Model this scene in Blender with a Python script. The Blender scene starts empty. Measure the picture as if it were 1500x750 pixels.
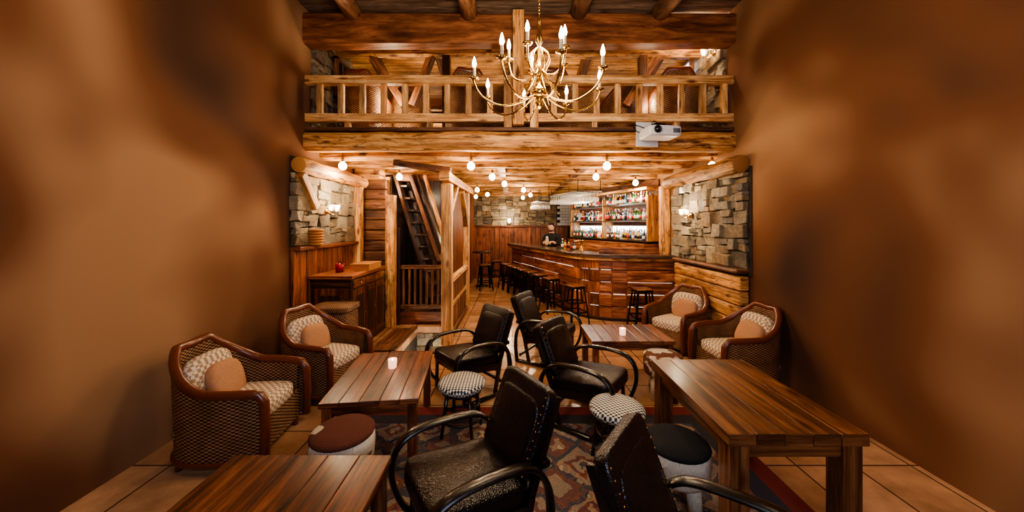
import bpy, math, random
from mathutils import Vector, Matrix, Euler
random.seed(7)
R=random.random
def U(a,b): return a+(b-a)*R()
def C(r,g,b):
    f=lambda v:(v/255/12.92 if v/255<=0.04045 else ((v/255+0.055)/1.055)**2.4)
    return (f(r),f(g),f(b),1)
scene=bpy.context.scene
# ------------------------------------------------------------ materials
class NT:
    def __init__(s,name):
        s.m=bpy.data.materials.new(name); s.m.use_nodes=True
        s.t=s.m.node_tree; s.b=s.t.nodes['Principled BSDF']
    def n(s,t,**k):
        x=s.t.nodes.new(t)
        for a,v in k.items(): setattr(x,a,v)
        return x
    def l(s,a,b): s.t.links.new(a,b)
    def ramp(s,src,stops,interp='LINEAR'):
        r=s.n('ShaderNodeValToRGB'); e=r.color_ramp.elements; r.color_ramp.interpolation=interp
        while len(e)<len(stops): e.new(0.5)
        for i,(p,c) in enumerate(stops):
            e[i].position=p; e[i].color=c
        s.l(src,r.inputs[0]); return r.outputs[0]
    def mix(s,fac,a,b,mode='MIX'):
        x=s.n('ShaderNodeMix',data_type='RGBA',blend_type=mode)
        for i,v in ((0,fac),(6,a),(7,b)):
            if hasattr(v,'links'): s.l(v,x.inputs[i])
            else: x.inputs[i].default_value=v
        return x.outputs[2]
    def map(s,kind='UV',scale=(1,1,1),rot=(0,0,0)):
        tc=s.n('ShaderNodeTexCoord'); mp=s.n('ShaderNodeMapping')
        mp.inputs['Scale'].default_value=scale; mp.inputs['Rotation'].default_value=rot
        s.l(tc.outputs[kind],mp.inputs['Vector']); return mp.outputs[0]
    def noise(s,vec,scale=1,detail=5,rough=.6,dist=0):
        x=s.n('ShaderNodeTexNoise'); x.inputs['Scale'].default_value=scale; x.inputs['Detail'].default_value=detail
        x.inputs['Roughness'].default_value=rough; x.inputs['Distortion'].default_value=dist
        s.l(vec,x.inputs['Vector']); return x.outputs[0]
    def bump(s,h,strength=.3,dist=.01):
        x=s.n('ShaderNodeBump'); x.inputs['Strength'].default_value=strength; x.inputs['Distance'].default_value=dist
        s.l(h,x.inputs['Height']); s.l(x.outputs[0],s.b.inputs['Normal'])
    def math(s,op,a,b=0.0):
        x=s.n('ShaderNodeMath',operation=op)
        for i,v in ((0,a),(1,b)):
            if hasattr(v,'links'): s.l(v,x.inputs[i])
            else: x.inputs[i].default_value=v
        return x.outputs[0]
    def rnd(s,lo,hi):
        a=s.n('ShaderNodeAttribute',attribute_name='rnd')
        m=s.n('ShaderNodeMapRange'); m.inputs[3].default_value=lo; m.inputs[4].default_value=hi
        s.l(a.outputs['Fac'],m.inputs[0]); return m.outputs[0]
    def gray(s,v):
        c=s.n('ShaderNodeCombineColor')
        for i in range(3): s.l(v,c.inputs[i])
        return c.outputs[0]
    def base(s,c):
        if hasattr(c,'links'): s.l(c,s.b.inputs['Base Color'])
        else: s.b.inputs['Base Color'].default_value=c
def wood(name,dark,mid,light,rough=.5,su=1.3,sv=24,bump=.45,knots=True,var=(.65,1.25),coat=0,patch=.0):
    m=NT(name)
    n=m.noise(m.map('UV',(su,sv,1)),1,7,.7,.7)
    col=m.ramp(n,[(.36,dark),(.5,mid),(.62,light)])
    if knots:
        v=m.n('ShaderNodeTexVoronoi'); v.inputs['Scale'].default_value=1
        m.l(m.map('UV',(2.4,7,1)),v.inputs['Vector'])
        k=m.ramp(v.outputs['Distance'],[(.06,(.08,.05,.03,1)),(.13,(.4,.3,.24,1)),(.24,(1,1,1,1))])
        col=m.mix(.9,col,k,'MULTIPLY')
    n2=m.noise(m.map('UV',(1.1,3.5,1)),1,4,.65)
    col=m.mix(1,col,m.ramp(n2,[(.35,(.52,.47,.43,1)),(.6,(1.15,1.13,1.1,1))]),'MULTIPLY')
    if patch:
        n3=m.noise(m.map('UV',(2.6,10,1)),1,6,.75,.5)
        col=m.mix(patch,col,m.ramp(n3,[(.38,(.12,.08,.06,1)),(.47,(1,1,1,1))]),'MULTIPLY')
    col=m.mix(1,col,m.gray(m.rnd(*var)),'MULTIPLY')
    m.base(col); m.b.inputs['Roughness'].default_value=rough
    m.b.inputs['Coat Weight'].default_value=coat; m.b.inputs['Coat Roughness'].default_value=.2
    m.bump(n,bump,.01); return m.m
def plain(name,col,rough=.5,metal=0,emit=None,es=0,alpha=1,bump=0,bs=60,coat=0):
    m=NT(name)
    n=m.noise(m.map('Object',(1,1,1)),bs,3)
    c=m.mix(1,col,m.ramp(n,[(.3,(.85,.85,.85,1)),(.7,(1.1,1.1,1.1,1))]),'MULTIPLY')
    m.base(c); m.b.inputs['Roughness'].default_value=rough; m.b.inputs['Metallic'].default_value=metal
    m.b.inputs['Coat Weight'].default_value=coat
    if emit: m.b.inputs['Emission Color'].default_value=emit; m.b.inputs['Emission Strength'].default_value=es
    if alpha<1: m.b.inputs['Alpha'].default_value=alpha
    if bump: m.bump(n,bump,.005)
    return m.m
honey=wood('honey_pine',C(136,82,42),C(210,150,86),C(242,194,130),.6,patch=.9)
rail_w=wood('rail_pine',C(168,112,62),C(224,170,110),C(248,208,150),.6,patch=.4)
beamw=wood('beam_oiled',C(84,46,27),C(130,80,50),C(162,106,68),.45,sv=10,knots=False,patch=.3)
ceilw=wood('ceiling_pine',C(96,52,26),C(152,96,52),C(190,134,82),.5,patch=.7,var=(.4,1.2))
loftw=wood('loft_pine',C(168,108,56),C(222,164,100),C(244,198,136),.55,patch=.4)
greyw=wood('ceiling_weathered',C(72,56,46),C(116,94,78),C(150,126,106),.65)
logw=wood('log_bark',C(84,58,42),C(136,96,68),C(168,126,94),.65,sv=6,patch=.6)
redw=wood('wainscot_chestnut',C(84,42,23),C(146,82,46),C(178,110,66),.5,patch=.4)
darkw=wood('dark_walnut',C(34,20,14),C(62,38,25),C(90,58,38),.35,knots=False,coat=.2)
benty=wood('bentwood_dark',C(14,9,7),C(28,18,13),C(46,29,20),.22,knots=False,coat=.5)
tablew=wood('table_oak',C(64,31,18),C(116,64,37),C(160,98,60),.28,coat=.35,var=(.6,1.25),patch=.5)
table2w=wood('table_teak',C(70,38,20),C(118,72,40),C(152,100,60),.3,coat=.3,var=(.75,1.2))
barw=wood('bar_planks',C(92,46,28),C(166,98,62),C(210,146,102),.33,coat=.3,patch=.5,var=(.55,1.3))
topw=wood('bar_counter',C(38,28,23),C(74,58,48),C(108,90,76),.2,knots=False,coat=.5)
stairw=wood('stair_wood',C(66,39,24),C(116,73,45),C(156,106,68),.55,patch=.6)
m=NT('black_leather'); n=m.noise(m.map('Object',(1,1,1)),7,5)
m.base(m.ramp(n,[(.3,C(13,10,10)),(.62,C(34,23,21)),(.8,C(62,42,35))])); m.b.inputs['Roughness'].default_value=.25
v=m.n('ShaderNodeTexVoronoi'); v.inputs['Scale'].default_value=120; m.l(m.map('Object'),v.inputs['Vector'])
m.bump(m.math('ADD',m.math('MULTIPLY',v.outputs['Distance'],.2),n),.6,.016); leather=m.m
m=NT('wicker')
u=m.map('UV',(1,1,1)); sp=m.n('ShaderNodeSeparateXYZ'); m.l(u,sp.inputs[0])
su=m.math('SINE',m.math('MULTIPLY',sp.outputs[0],120)); sv=m.math('SINE',m.math('MULTIPLY',sp.outputs[1],230))
sg=m.math('SIGN',su); w=m.math('MULTIPLY',sg,sv)
h=m.math('ADD',m.math('MULTIPLY',w,.5),.5)
c=m.ramp(h,[(.05,C(50,30,18)),(.5,C(132,88,54)),(1,C(194,146,100))])
c=m.mix(1,c,m.ramp(m.noise(u,7,4),[(.3,(.6,.55,.5,1)),(.7,(1.1,1.1,1.1,1))]),'MULTIPLY')
m.base(c); m.b.inputs['Roughness'].default_value=.55
m.bump(h,.9,.01); wicker=m.m
rattan=plain('rattan_rim',C(110,54,30),.3,coat=.3)
m=NT('check_cushion'); ck=m.n('ShaderNodeTexChecker'); m.l(m.map('Object'),ck.inputs['Vector']); ck.inputs['Scale'].default_value=34
ck.inputs['Color1'].default_value=C(230,214,190); ck.inputs['Color2'].default_value=C(170,140,110)
m.base(ck.outputs[0]); m.b.inputs['Roughness'].default_value=.9; cushion=m.m
tancloth=plain('tan_cloth',C(190,140,102),.9,bump=.3)
m=NT('woven_seat'); ck=m.n('ShaderNodeTexChecker'); m.l(m.map('Object',(1,1,.4),(0,0,.785)),ck.inputs['Vector']); ck.inputs['Scale'].default_value=52
ck.inputs['Color1'].default_value=C(226,220,205); ck.inputs['Color2'].default_value=C(12,12,20)
m.base(ck.outputs[0]); m.b.inputs['Roughness'].default_value=.45; m.bump(ck.outputs[1],.5,.004); woven=m.m
def cowhide(name,a,b,t,seed):
    m=NT(name); mp=m.map('Object'); n=m.noise(mp,3.4+seed,3,.5,.4)
    f=m.noise(m.map('Object',(1,1,.25)),160,3)
    c=m.ramp(n,[(t-.015,a),(t+.015,b)]); c=m.mix(1,c,m.ramp(f,[(.3,(.7,.7,.7,1)),(.7,(1.1,1.1,1.1,1))]),'MULTIPLY')
    m.base(c); m.b.inputs['Roughness'].default_value=.85; m.bump(f,.8,.01); return m.m
cowW=cowhide('cowhide_white',C(232,216,190),C(124,70,42),.56,.3)
cowP=cowhide('cowhide_patched',C(236,220,196),C(116,62,36),.53,1.4)
cowR=cowhide('cowhide_brown',C(104,50,30),C(226,208,180),.6,0)
cowK=cowhide('cowhide_black',C(14,13,14),C(28,25,24),.5,0)
m=NT('dry_stone'); n=m.noise(m.map('Object'),9,6,.7)
c=m.ramp(m.rnd(0,1),[(0,C(92,84,74)),(.2,C(160,148,128)),(.4,C(124,104,78)),(.6,C(182,168,142)),(.8,C(112,104,96)),(1,C(150,124,92))])
c=m.mix(1,c,m.ramp(n,[(.3,(.5,.48,.45,1)),(.7,(1.3,1.25,1.15,1))]),'MULTIPLY')
m.base(c); m.b.inputs['Roughness'].default_value=.75; m.bump(n,1,.04); stone=m.m
mortar=plain('mortar',C(60,50,42),.95,bump=.5,bs=30)
whitebrick=plain('white_tile',C(214,218,222),.4,bump=.2)
m=NT('mottled_plaster'); n=m.noise(m.map('Object',(1,.5,.45)),1.0,2,.5,.3)
m.base(m.ramp(n,[(.34,C(56,33,20)),(.5,C(112,70,42)),(.64,C(166,126,90))])); m.b.inputs['Roughness'].default_value=.95; plaster=m.m  # soft bright and dark areas put into the colour as random mottling
m=NT('terracotta_tiles'); br=m.n('ShaderNodeTexBrick'); m.l(m.map('Object',(1,1,1),(0,0,0)),br.inputs['Vector'])
br.offset=0; br.inputs['Scale'].default_value=1; br.inputs['Brick Width'].default_value=.45; br.inputs['Row Height'].default_value=.45
br.inputs['Mortar Size'].default_value=.008; br.inputs['Color1'].default_value=C(214,172,134); br.inputs['Color2'].default_value=C(180,136,100); br.inputs['Mortar'].default_value=C(96,74,58)
n=m.noise(m.map('Object'),3,5); c=m.mix(1,br.outputs[0],m.ramp(n,[(.3,(.6,.55,.5,1)),(.7,(1.15,1.1,1.05,1))]),'MULTIPLY')
m.base(c); m.b.inputs['Roughness'].default_value=.2; m.bump(br.outputs[1],-.3,.005); tiles=m.m
# rug
m=NT('oriental_rug')
def vor(scale,metric,mp,rn):
    v=m.n('ShaderNodeTexVoronoi',distance=metric); v.inputs['Scale'].default_value=scale; v.inputs['Randomness'].default_value=rn
    m.l(mp,v.inputs['Vector']); return v
wn=m.n('ShaderNodeTexNoise'); wn.inputs['Scale'].default_value=9; mp0=m.map('Object'); m.l(mp0,wn.inputs['Vector'])
va=m.n('ShaderNodeVectorMath',operation='SCALE'); m.l(wn.outputs['Color'],va.inputs[0]); va.inputs['Scale'].default_value=.12
vb=m.n('ShaderNodeVectorMath',operation='ADD'); m.l(mp0,vb.inputs[0]); m.l(va.outputs[0],vb.inputs[1]); mp=vb.outputs[0]
v1=vor(2.3,'MANHATTAN',mp,.3); v2=vor(8,'MANHATTAN',mp,.8)
c1=m.ramp(v1.outputs['Distance'],[(0,C(60,72,92)),(.12,C(204,184,154)),(.22,C(140,70,54)),(.34,C(194,170,142)),(.5,C(66,74,90)),(.66,C(144,84,66)),(.82,C(194,172,144))],'CONSTANT')
c2=m.ramp(v2.outputs['Distance'],[(0,C(208,188,160)),(.25,C(54,62,80)),(.42,C(160,108,86)),(.62,C(94,90,94))],'CONSTANT')
c=m.mix(.45,c1,c2); n=m.noise(mp0,90,2); c=m.mix(1,c,m.ramp(n,[(.3,(.6,.6,.6,1)),(.7,(1.05,1.05,1.05,1))]),'MULTIPLY')
m.base(c); m.b.inputs['Roughness'].default_value=.95; m.bump(n,.5,.005); rugm=m.m
rugred=plain('rug_red_border',C(122,46,34),.95,bump=.4,bs=120); rugblue=plain('rug_blue_border',C(54,50,58),.95,bump=.4,bs=120)
brass=plain('brass',C(214,172,98),.2,1)
blackm=plain('black_metal',C(26,24,24),.38,.6)
blackp=plain('black_plastic',C(12,12,14),.4)
whitep=plain('white_plastic',C(232,232,236),.35)
lensm=plain('lens_glass',C(20,24,40),.05,coat=1)
cream=plain('candle_sleeve',C(235,215,170),.5)
bulbm=plain('bulb_glow',C(255,230,180),.3,emit=(1,.78,.48,1),es=14)
flamem=plain('flame_glow',C(255,230,180),.3,emit=(1,.82,.55,1),es=18)
ledm=plain('led_strip',C(255,230,220),.4,emit=(1,.8,.7,1),es=1.8)
shelfled=plain('shelf_led',C(255,255,255),.4,emit=(.92,.96,1,1),es=7)
winm=plain('window_pane',C(150,180,230),.2,emit=(.5,.66,1,1),es=2.4)
candle_glass=plain('candle_glass',C(255,190,160),.2,emit=(1,.5,.32,1),es=1.6)
glassm=plain('clear_glass',C(245,242,235),.05,alpha=.5,coat=1)
red=plain('red_plastic',C(150,20,40),.35); crate=plain('crate_card',C(190,128,70),.7)
blackcloth=plain('black_cloth',C(18,18,20),.85); denim=plain('dark_trousers',C(26,28,36),.9)
skin=plain('skin',C(206,150,118),.5); hair=plain('dark_hair',C(26,17,12),.7); towel=plain('towel',C(196,168,128),.95,bump=.4); eye=plain('eye_white',C(235,230,225),.3)
lip=plain('lips',C(160,84,74),.5)
bott=[plain('bottle_'+n,c,.08,coat=1,alpha=a) for n,c,a in (('green',C(40,90,46),1),('amber',C(190,106,34),1),('clear',C(220,228,228),.6),('brown',C(90,46,22),1),('dark',C(24,26,28),1),('gold',C(226,176,80),1),('blue',C(80,130,170),.9))]
labels=[plain('label_'+n,c,.7) for n,c in (('cream',C(236,228,205)),('red',C(180,46,40)),('white',C(240,240,240)),('blk',C(30,28,28)))]
# ------------------------------------------------------------ builder
class MB:
    def __init__(s): s.V=[];s.F=[];s.UV=[];s.M=[];s.S=[];s.Rn=[];s.mats=[];s.T=Matrix()
    def mi(s,m):
        if m not in s.mats: s.mats.append(m)
        return s.mats.index(m)
    def add(s,vs,fs,uvs,mat,smooth=False,rn=None):
        o=len(s.V); s.V+= [s.T@Vector(v) for v in vs]; k=s.mi(mat); rn=R() if rn is None else rn
        for f,uv in zip(fs,uvs):
            s.F.append([o+i for i in f]); s.UV.append(uv); s.M.append(k); s.S.append(smooth); s.Rn.append(rn)
    def box(s,c,size,mat,ax=None,rn=None,jit=0):
        c=Vector(c)
        if ax is None: ax=(Vector((1,0,0)),Vector((0,1,0)),Vector((0,0,1)))
        elif isinstance(ax,(int,float)): q=Matrix.Rotation(ax,3,'Z'); ax=[q@Vector(v) for v in ((1,0,0),(0,1,0),(0,0,1))]
        elif isinstance(ax,Euler): q=ax.to_matrix(); ax=[q@Vector(v) for v in ((1,0,0),(0,1,0),(0,0,1))]
        L=max(range(3),key=lambda i:size[i]); loc=[]
        for i in (-1,1):
            for j in (-1,1):
                for k in (-1,1): loc.append((i*size[0]/2+U(-jit,jit),j*size[1]/2+U(-jit,jit)*.8,k*size[2]/2+U(-jit,jit)))
        vs=[c+ax[0]*a+ax[1]*b+ax[2]*d for a,b,d in loc]
        fs=[(0,1,3,2),(4,6,7,5),(0,4,5,1),(2,3,7,6),(0,2,6,4),(1,5,7,3)]; dirs=[0,0,1,1,2,2]
        ou,ov=U(0,50),U(0,50); uvs=[]
        if Matrix([ax[0],ax[1],ax[2]]).determinant()<0: fs=[tuple(reversed(f)) for f in fs]
        for fi,(f,d) in enumerate(zip(fs,dirs)):
            o=[i for i in range(3) if i!=d]
            a,b=(o[0],o[1])
            if b==L: a,b=b,a
            uvs.append([(loc[i][a]+ou,loc[i][b]+ov+fi*.37) for i in f])
        s.add(vs,fs,uvs,mat,False,rn)
    def beam(s,p,q,w,h,mat,up=(0,0,1)):
        p=Vector(p);q=Vector(q);d=(q-p);l=d.length;d.normalize();up=Vector(up)
        sd=d.cross(up).normalized(); u2=sd.cross(d).normalized()
        s.box((p+q)/2,(l,w,h),mat,(d,sd,u2))
    def tube(s,pts,r,mat,n=8,cap=True,side=None,ab=None,closed=False):
        pts=[Vector(p) for p in pts]; N=len(pts); rs=r if isinstance(r,(list,tuple)) else [r]*N
        vs=[];uvc=[];L=0;ou,ov=U(0,50),U(0,50); prev=None
        for i,p in enumerate(pts):
            a=pts[max(i-1,0)];b=pts[min(i+1,N-1)]
            if closed: a=pts[(i-1)%N]; b=pts[(i+1)%N]
            t=(b-a).normalized()
            if side is not None: x=Vector(side).normalized()
            elif prev is None: x=t.cross(Vector((0,0,1)) if abs(t.z)<.9 else Vector((1,0,0))).normalized()
            else: x=(prev-t*prev.dot(t)).normalized()
            prev=x; y=t.cross(x).normalized()
            if i: L+=(p-pts[i-1]).length
            ra,rb=(ab if ab else (rs[i],rs[i]))
            for j in range(n):
                an=2*math.pi*j/n; vs.append(p+x*math.cos(an)*ra+y*math.sin(an)*rb)
            uvc.append(L)
        fs=[];uvs=[];rr=max(rs) if not ab else max(ab)
        for i in range(N if closed else N-1):
            i2=(i+1)%N; l2=uvc[i2] if i2 else L+.05
            for j in range(n):
                j2=(j+1)%n; fs.append((i*n+j,i*n+j2,i2*n+j2,i2*n+j))
                v0=ov+j/n*6.28*rr; v1=ov+(j+1)/n*6.28*rr
                uvs.append([(uvc[i]+ou,v0),(uvc[i]+ou,v1),(l2+ou,v1),(l2+ou,v0)])
        if cap and not closed:
            fs.append(tuple(reversed(range(n)))); uvs.append([(ou,ov)]*n)
            fs.append(tuple((N-1)*n+j for j in range(n))); uvs.append([(ou,ov)]*n)
        s.add(vs,fs,uvs,mat,True)
    def lathe(s,prof,o,mat,n=16,ax=None):
        o=Vector(o);vs=[];q=ax or Matrix.Identity(3)
        for r,z in prof:
            for j in range(n):
                an=2*math.pi*j/n; vs.append(o+q@Vector((r*math.cos(an),r*math.sin(an),z)))
        fs=[];uvs=[];ou=U(0,20);L=0
        for i in range(len(prof)-1):
            d=math.hypot(prof[i+1][0]-prof[i][0],prof[i+1][1]-prof[i][1]); rr=max(p[0] for p in prof)*6.28
            for j in range(n):
                j2=(j+1)%n; fs.append((i*n+j,i*n+j2,(i+1)*n+j2,(i+1)*n+j))
                uvs.append([(ou+j/n*rr,L),(ou+(j+1)/n*rr,L),(ou+(j+1)/n*rr,L+d),(ou+j/n*rr,L+d)])
            L+=d
        fs.append(tuple(reversed(range(n)))); uvs.append([(0,0)]*n)
        k=(len(prof)-1)*n; fs.append(tuple(k+j for j in range(n))); uvs.append([(0,0)]*n)
        s.add(vs,fs,uvs,mat,True)
    def pillow(s,c,size,mat,rot=None,e=6,n=7,puff=0):
        c=Vector(c); q=(rot.to_matrix() if rot else Matrix.Identity(3)); idx={};vs=[];fs=[];uvs=[]
        def vid(p):
            k=tuple(round(a,4) for a in p)
            if k not in idx:
                m=(sum(abs(a)**e for a in p))**(1/e); w=[a/m for a in p]
                if puff: w[2]*=1+puff*(1-p[0]**2)*(1-p[1]**2)
                idx[k]=len(vs); vs.append(c+q@Vector([w[i]*size[i]/2 for i in range(3)]))
            return idx[k]
        g=[-1+2*i/n for i in range(n+1)]
        g=[math.copysign(abs(x)**.8,x) for x in g]
        for d in range(3):
            for sgn in (-1,1):
                for i in range(n):
                    for j in range(n):
                        f=[];uv=[]
                        for a,b in ((i,j),(i+1,j),(i+1,j+1),(i,j+1)):
                            p=[0,0,0]; p[d]=sgn; p[(d+1)%3]=g[a]; p[(d+2)%3]=g[b]; f.append(vid(p)); uv.append((g[a]*size[(d+1)%3]/2,g[b]*size[(d+2)%3]/2))
                        if sgn<0: f.reverse(); uv.reverse()
                        fs.append(f); uvs.append(uv)
        s.add(vs,fs,uvs,mat,True)
    def prism(s,poly,z0,z1,mat):
        n=len(poly); vs=[(x,y,z0) for x,y in poly]+[(x,y,z1) for x,y in poly]
        fs=[tuple(reversed(range(n))),tuple(n+i for i in range(n))]; uvs=[[poly[i] for i in reversed(range(n))],[p for p in poly]]
        for i in range(n):
            j=(i+1)%n; d=math.dist(poly[i],poly[j]); fs.append((i,j,n+j,n+i)); uvs.append([(0,z0),(d,z0),(d,z1),(0,z1)])
        s.add(vs,fs,uvs,mat)
    def strip(s,o1,o2,z0,z1,mat):
        # slab between two offset polylines, built as quads so it stays clean on curves
        ou=U(0,50); L=0; rn=R()
        for i in range(len(o1)-1):
            a,b_,c,d=o1[i],o1[i+1],o2[i+1],o2[i]; l=(b_-a).length; w=(a-d).length
            vs=[(p.x,p.y,z) for z in (z0,z1) for p in (a,b_,c,d)]
            fs=[(4,5,6,7),(3,2,1,0),(0,1,5,4),(2,3,7,6)]
            uvs=[[(L+ou,0),(L+l+ou,0),(L+l+ou,w),(L+ou,w)],[(L,w),(L+l,w),(L+l,0),(L,0)],[(L+ou,0),(L+l+ou,0),(L+l+ou,z1-z0),(L+ou,z1-z0)],[(L+l,0),(L,0),(L,z1-z0),(L+l,z1-z0)]]
            if i==0: fs.append((0,4,7,3)); uvs.append([(0,0)]*4)
            if i==len(o1)-2: fs.append((1,2,6,5)); uvs.append([(0,0)]*4)
            s.add(vs,fs,uvs,mat,False,rn); L+=l
    def panel(s,o,u,v,w,t,mat,gap=.004,jit=0):
        o=Vector(o);u=Vector(u);v=Vector(v);n=u.cross(v).normalized();k=max(1,round(v.length/w));ww=v.length/k
        for i in range(k):
            s.box(o+u/2+v.normalized()*(ww*(i+.5))+n*(U(-jit,jit)),(u.length,ww-gap,t),mat,(u.normalized(),v.normalized(),n))
    def stones(s,o,u,L,z0,z1,nrm,t=.08):
        u=Vector(u);nrm=Vector(nrm);o=Vector(o)
        def rec(x0,x1,a0,a1):
            w=x1-x0;h=a1-a0
            if w>.2 and (w>U(.28,.62) or w/h>3.6 and w>.26): 
                c=x0+w*U(.34,.66); rec(x0,c,a0,a1); rec(c,x1,a0,a1); return
            if h>.09 and h>U(.1,.3):
                c=a0+h*U(.32,.68); rec(x0,x1,a0,c); rec(x0,x1,c,a1); return
            d=t+U(-.03,.035); q=Matrix.Rotation(U(-.06,.06),3,nrm)
            s.box(o+u*(x0+w/2)+Vector((0,0,(a0+a1)/2))+nrm*d/2,(w-.006,d,h-.006),stone,(q@u,nrm,q@Vector((0,0,1))),jit=min(.024,h*.18))
        z=z0
        while z<z1-.03:
            h=min(U(.25,.5),z1-z)
            if z1-z-h<.12: h=z1-z
            x=0
            while x<L-.01:
                w=min(U(.4,.9),L-x)
                if L-x-w<.15: w=L-x
                rec(x,x+w,z,z+h); x+=w
            z+=h
    def build(s,name,loc=(0,0,0),rot=0,bevel=0,seg=2,parent=None):
        me=bpy.data.meshes.new(name); me.from_pydata([tuple(v) for v in s.V],[],s.F)
        for m in s.mats: me.materials.append(m)
        me.polygons.foreach_set('material_index',s.M); me.polygons.foreach_set('use_smooth',s.S)
        uvl=me.uv_layers.new(name='UVMap'); flat=[c for f in s.UV for p in f for c in p]; uvl.data.foreach_set('uv',flat)
        a=me.attributes.new('rnd','FLOAT','FACE'); a.data.foreach_set('value',s.Rn); me.update()
        ob=bpy.data.objects.new(name,me); scene.collection.objects.link(ob); ob.location=loc; ob.rotation_euler=(0,0,rot)
        if bevel:
            b=ob.modifiers.new('bevel','BEVEL'); b.width=bevel; b.segments=seg; b.limit_method='ANGLE'; b.angle_limit=math.radians(50)
        if parent: ob.parent=parent
        return ob
def dup(ob,loc,rot=0,sc=1):
    o=ob.copy(); scene.collection.objects.link(o); o.location=loc; o.rotation_euler=(0,0,rot); o.scale=(sc,sc,sc); return o
def smooth(pts,k=6,closed=False):
    pts=[Vector(p) for p in pts]; out=[];N=len(pts)
    for i in range(N if closed else N-1):
        g=(lambda j:pts[j%N]) if closed else (lambda j:pts[min(max(j,0),N-1)])
        a,b,c,d=g(i-1),g(i),g(i+1),g(i+2)
        for j in range(k):
            t=j/k; out.append(.5*((2*b)+(c-a)*t+(2*a-5*b+4*c-d)*t*t+(3*b-a-3*c+d)*t**3))
    if not closed: out.append(pts[-1])
    return out
def rough_log(b,p,q,a,c,mat,k=16,n=14,side=None,j=.012):
    p=Vector(p);q=Vector(q)
    pts=[p.lerp(q,i/k)+Vector((U(-j,j),U(-j,j),U(-j,j))) for i in range(k+1)]
    pts[0]=p;pts[-1]=q
    if side: b.tube(pts,a,mat,n,side=side,ab=(a,c))
    else: b.tube(pts,[a*U(.93,1.06) for _ in pts],mat,n)
def hewn(b,x0,x1,y,z,w,h,mat,k=14,ch=.035,j=.006):
    sec=[(-w/2+ch,-h/2),(w/2-ch,-h/2),(w/2,-h/2+ch),(w/2,h/2-ch),(w/2-ch,h/2),(-w/2+ch,h/2),(-w/2,h/2-ch),(-w/2,-h/2+ch)]
    n=len(sec); vs=[];per=[0]
    for i in range(n): per.append(per[-1]+math.dist(sec[i],sec[(i+1)%n]))
    for i in range(k+1):
        x=x0+(x1-x0)*i/k; f=1+U(-.03,.03); dy,dz=U(-j,j),U(-j,j)
        for a,c in sec: vs.append((x,y+a*f+dy+U(-.003,.003),z+c*f+dz+U(-.003,.003)))
    fs=[];uvs=[];ou,ov=U(0,50),U(0,50)
    for i in range(k):
        ua=(x1-x0)*i/k+ou; ub=(x1-x0)*(i+1)/k+ou
        for t in range(n):
            t2=(t+1)%n; fs.append((i*n+t,i*n+t2,(i+1)*n+t2,(i+1)*n+t)); uvs.append([(ua,per[t]+ov),(ua,per[t+1]+ov),(ub,per[t+1]+ov),(ub,per[t]+ov)])
    b.add(vs,fs,uvs,mat,False)
XL,XR=-3.0,3.21; YB=-1.2; YF=12.3
# ------------------------------------------------------------ shell
b=MB()
for x0,x1,y0,y1 in ((XL,XR,YB,5.1),(XL,-1.75,5.1,6.4),(-1.08,XR,5.1,6.4),(XL,XR,6.4,YF)):
    b.box(((x0+x1)/2,(y0+y1)/2,-.06),(x1-x0,y1-y0,.12),tiles)
b.build('floor')
b=MB(); b.box((XL-.1,(YB+YF)/2,2.6),(.2,YF-YB,5.4),plaster); b.build('wall_left')
b=MB(); b.box((XR+.1,(YB+YF)/2,2.6),(.2,YF-YB,5.4),plaster); b.build('wall_right')
b=MB(); b.box(((XL+XR)/2,YB-.1,2.6),(XR-XL+.4,.2,5.4),plaster); b.build('wall_back')
b=MB(); b.box(((XL+XR)/2,YF+.1,2.6),(XR-XL+.4,.2,5.4),mortar)
b.panel((-1.6,YF-.02,0),(0,0,1.85),(3.6,0,0),.16,.04,redw)
b.box((.2,YF-.05,1.87),(3.8,.08,.06),redw)
b.stones((-1.6,YF,0),(1,0,0),3.2,1.9,3.1,(0,-1,0))
for r in range(9):
    for c_ in range(8): b.box((1.72+c_*.2+(r%2)*.1,YF-.03,1.94+r*.1),(.19,.05,.09),whitebrick)
b.build('wall_far',bevel=.006,seg=1)
b=MB(); b.panel((XL,YB,5.06),(6.21,0,0),(0,6.3,0),.15,.03,greyw); b.box((.1,2,5.15),(6.5,6.6,.1),greyw); b.build('ceiling')
b=MB()
for i,(x0,x1) in enumerate(((-2.3,-2.0),(-.62,-.58),(.95,1.15),(2.1,2.5))):
    rough_log(b,(x1,YB,4.95),(x0,5.1,4.95),.125,.12,logw,14)
b.build('ceiling_log_beams')
b=MB(); b.box((.105,8.75,3.225),(6.2,7.1,.05),stairw)
b.panel((XL,5.15,3.18),(6.21,0,0),(0,7.1,0),.16,.03,ceilw); b.build('ceiling_mezzanine')
b=MB()
y=5.42;k=0
while y<12.2:
    hewn(b,XL,XR,y,3.05+U(-.015,.01),U(.17,.21),.22,honey,j=.008); y+=.74;k+=1
b.beam((-.2,6.2,3.04),(-.2,12.25,3.04),.14,.18,ceilw); b.beam((1.35,6.2,3.04),(1.35,12.25,3.04),.14,.18,ceilw)
b.build('ceiling_joists')
b=MB()
hewn(b,XL,XR,5.0,3.115,.22,.27,honey,22,.05,.01)
b.box((.1,5.02,3.29),(6.21,.2,.05),stairw)
b.build('mezzanine_edge_beam')
b=MB()
b.beam((XL,4.98,4.01),(XR,4.98,4.01),.11,.12,rail_w); b.beam((XL,4.98,3.46),(XR,4.98,3.46),.1,.12,rail_w)
x=-2.8
while x<3.2:
    if not(-.2<x<.4): b.box((x,4.98,3.735),(.085,.06,.44),rail_w)
    x+=.31
for x in (-.06,.32): b.box((x,4.97,3.68),(.12,.13,.74),rail_w)
for x in (-2.4,-1.2,1.2,2.4): b.box((x,4.99,3.35),(.08,.08,.12),rail_w)
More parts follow.
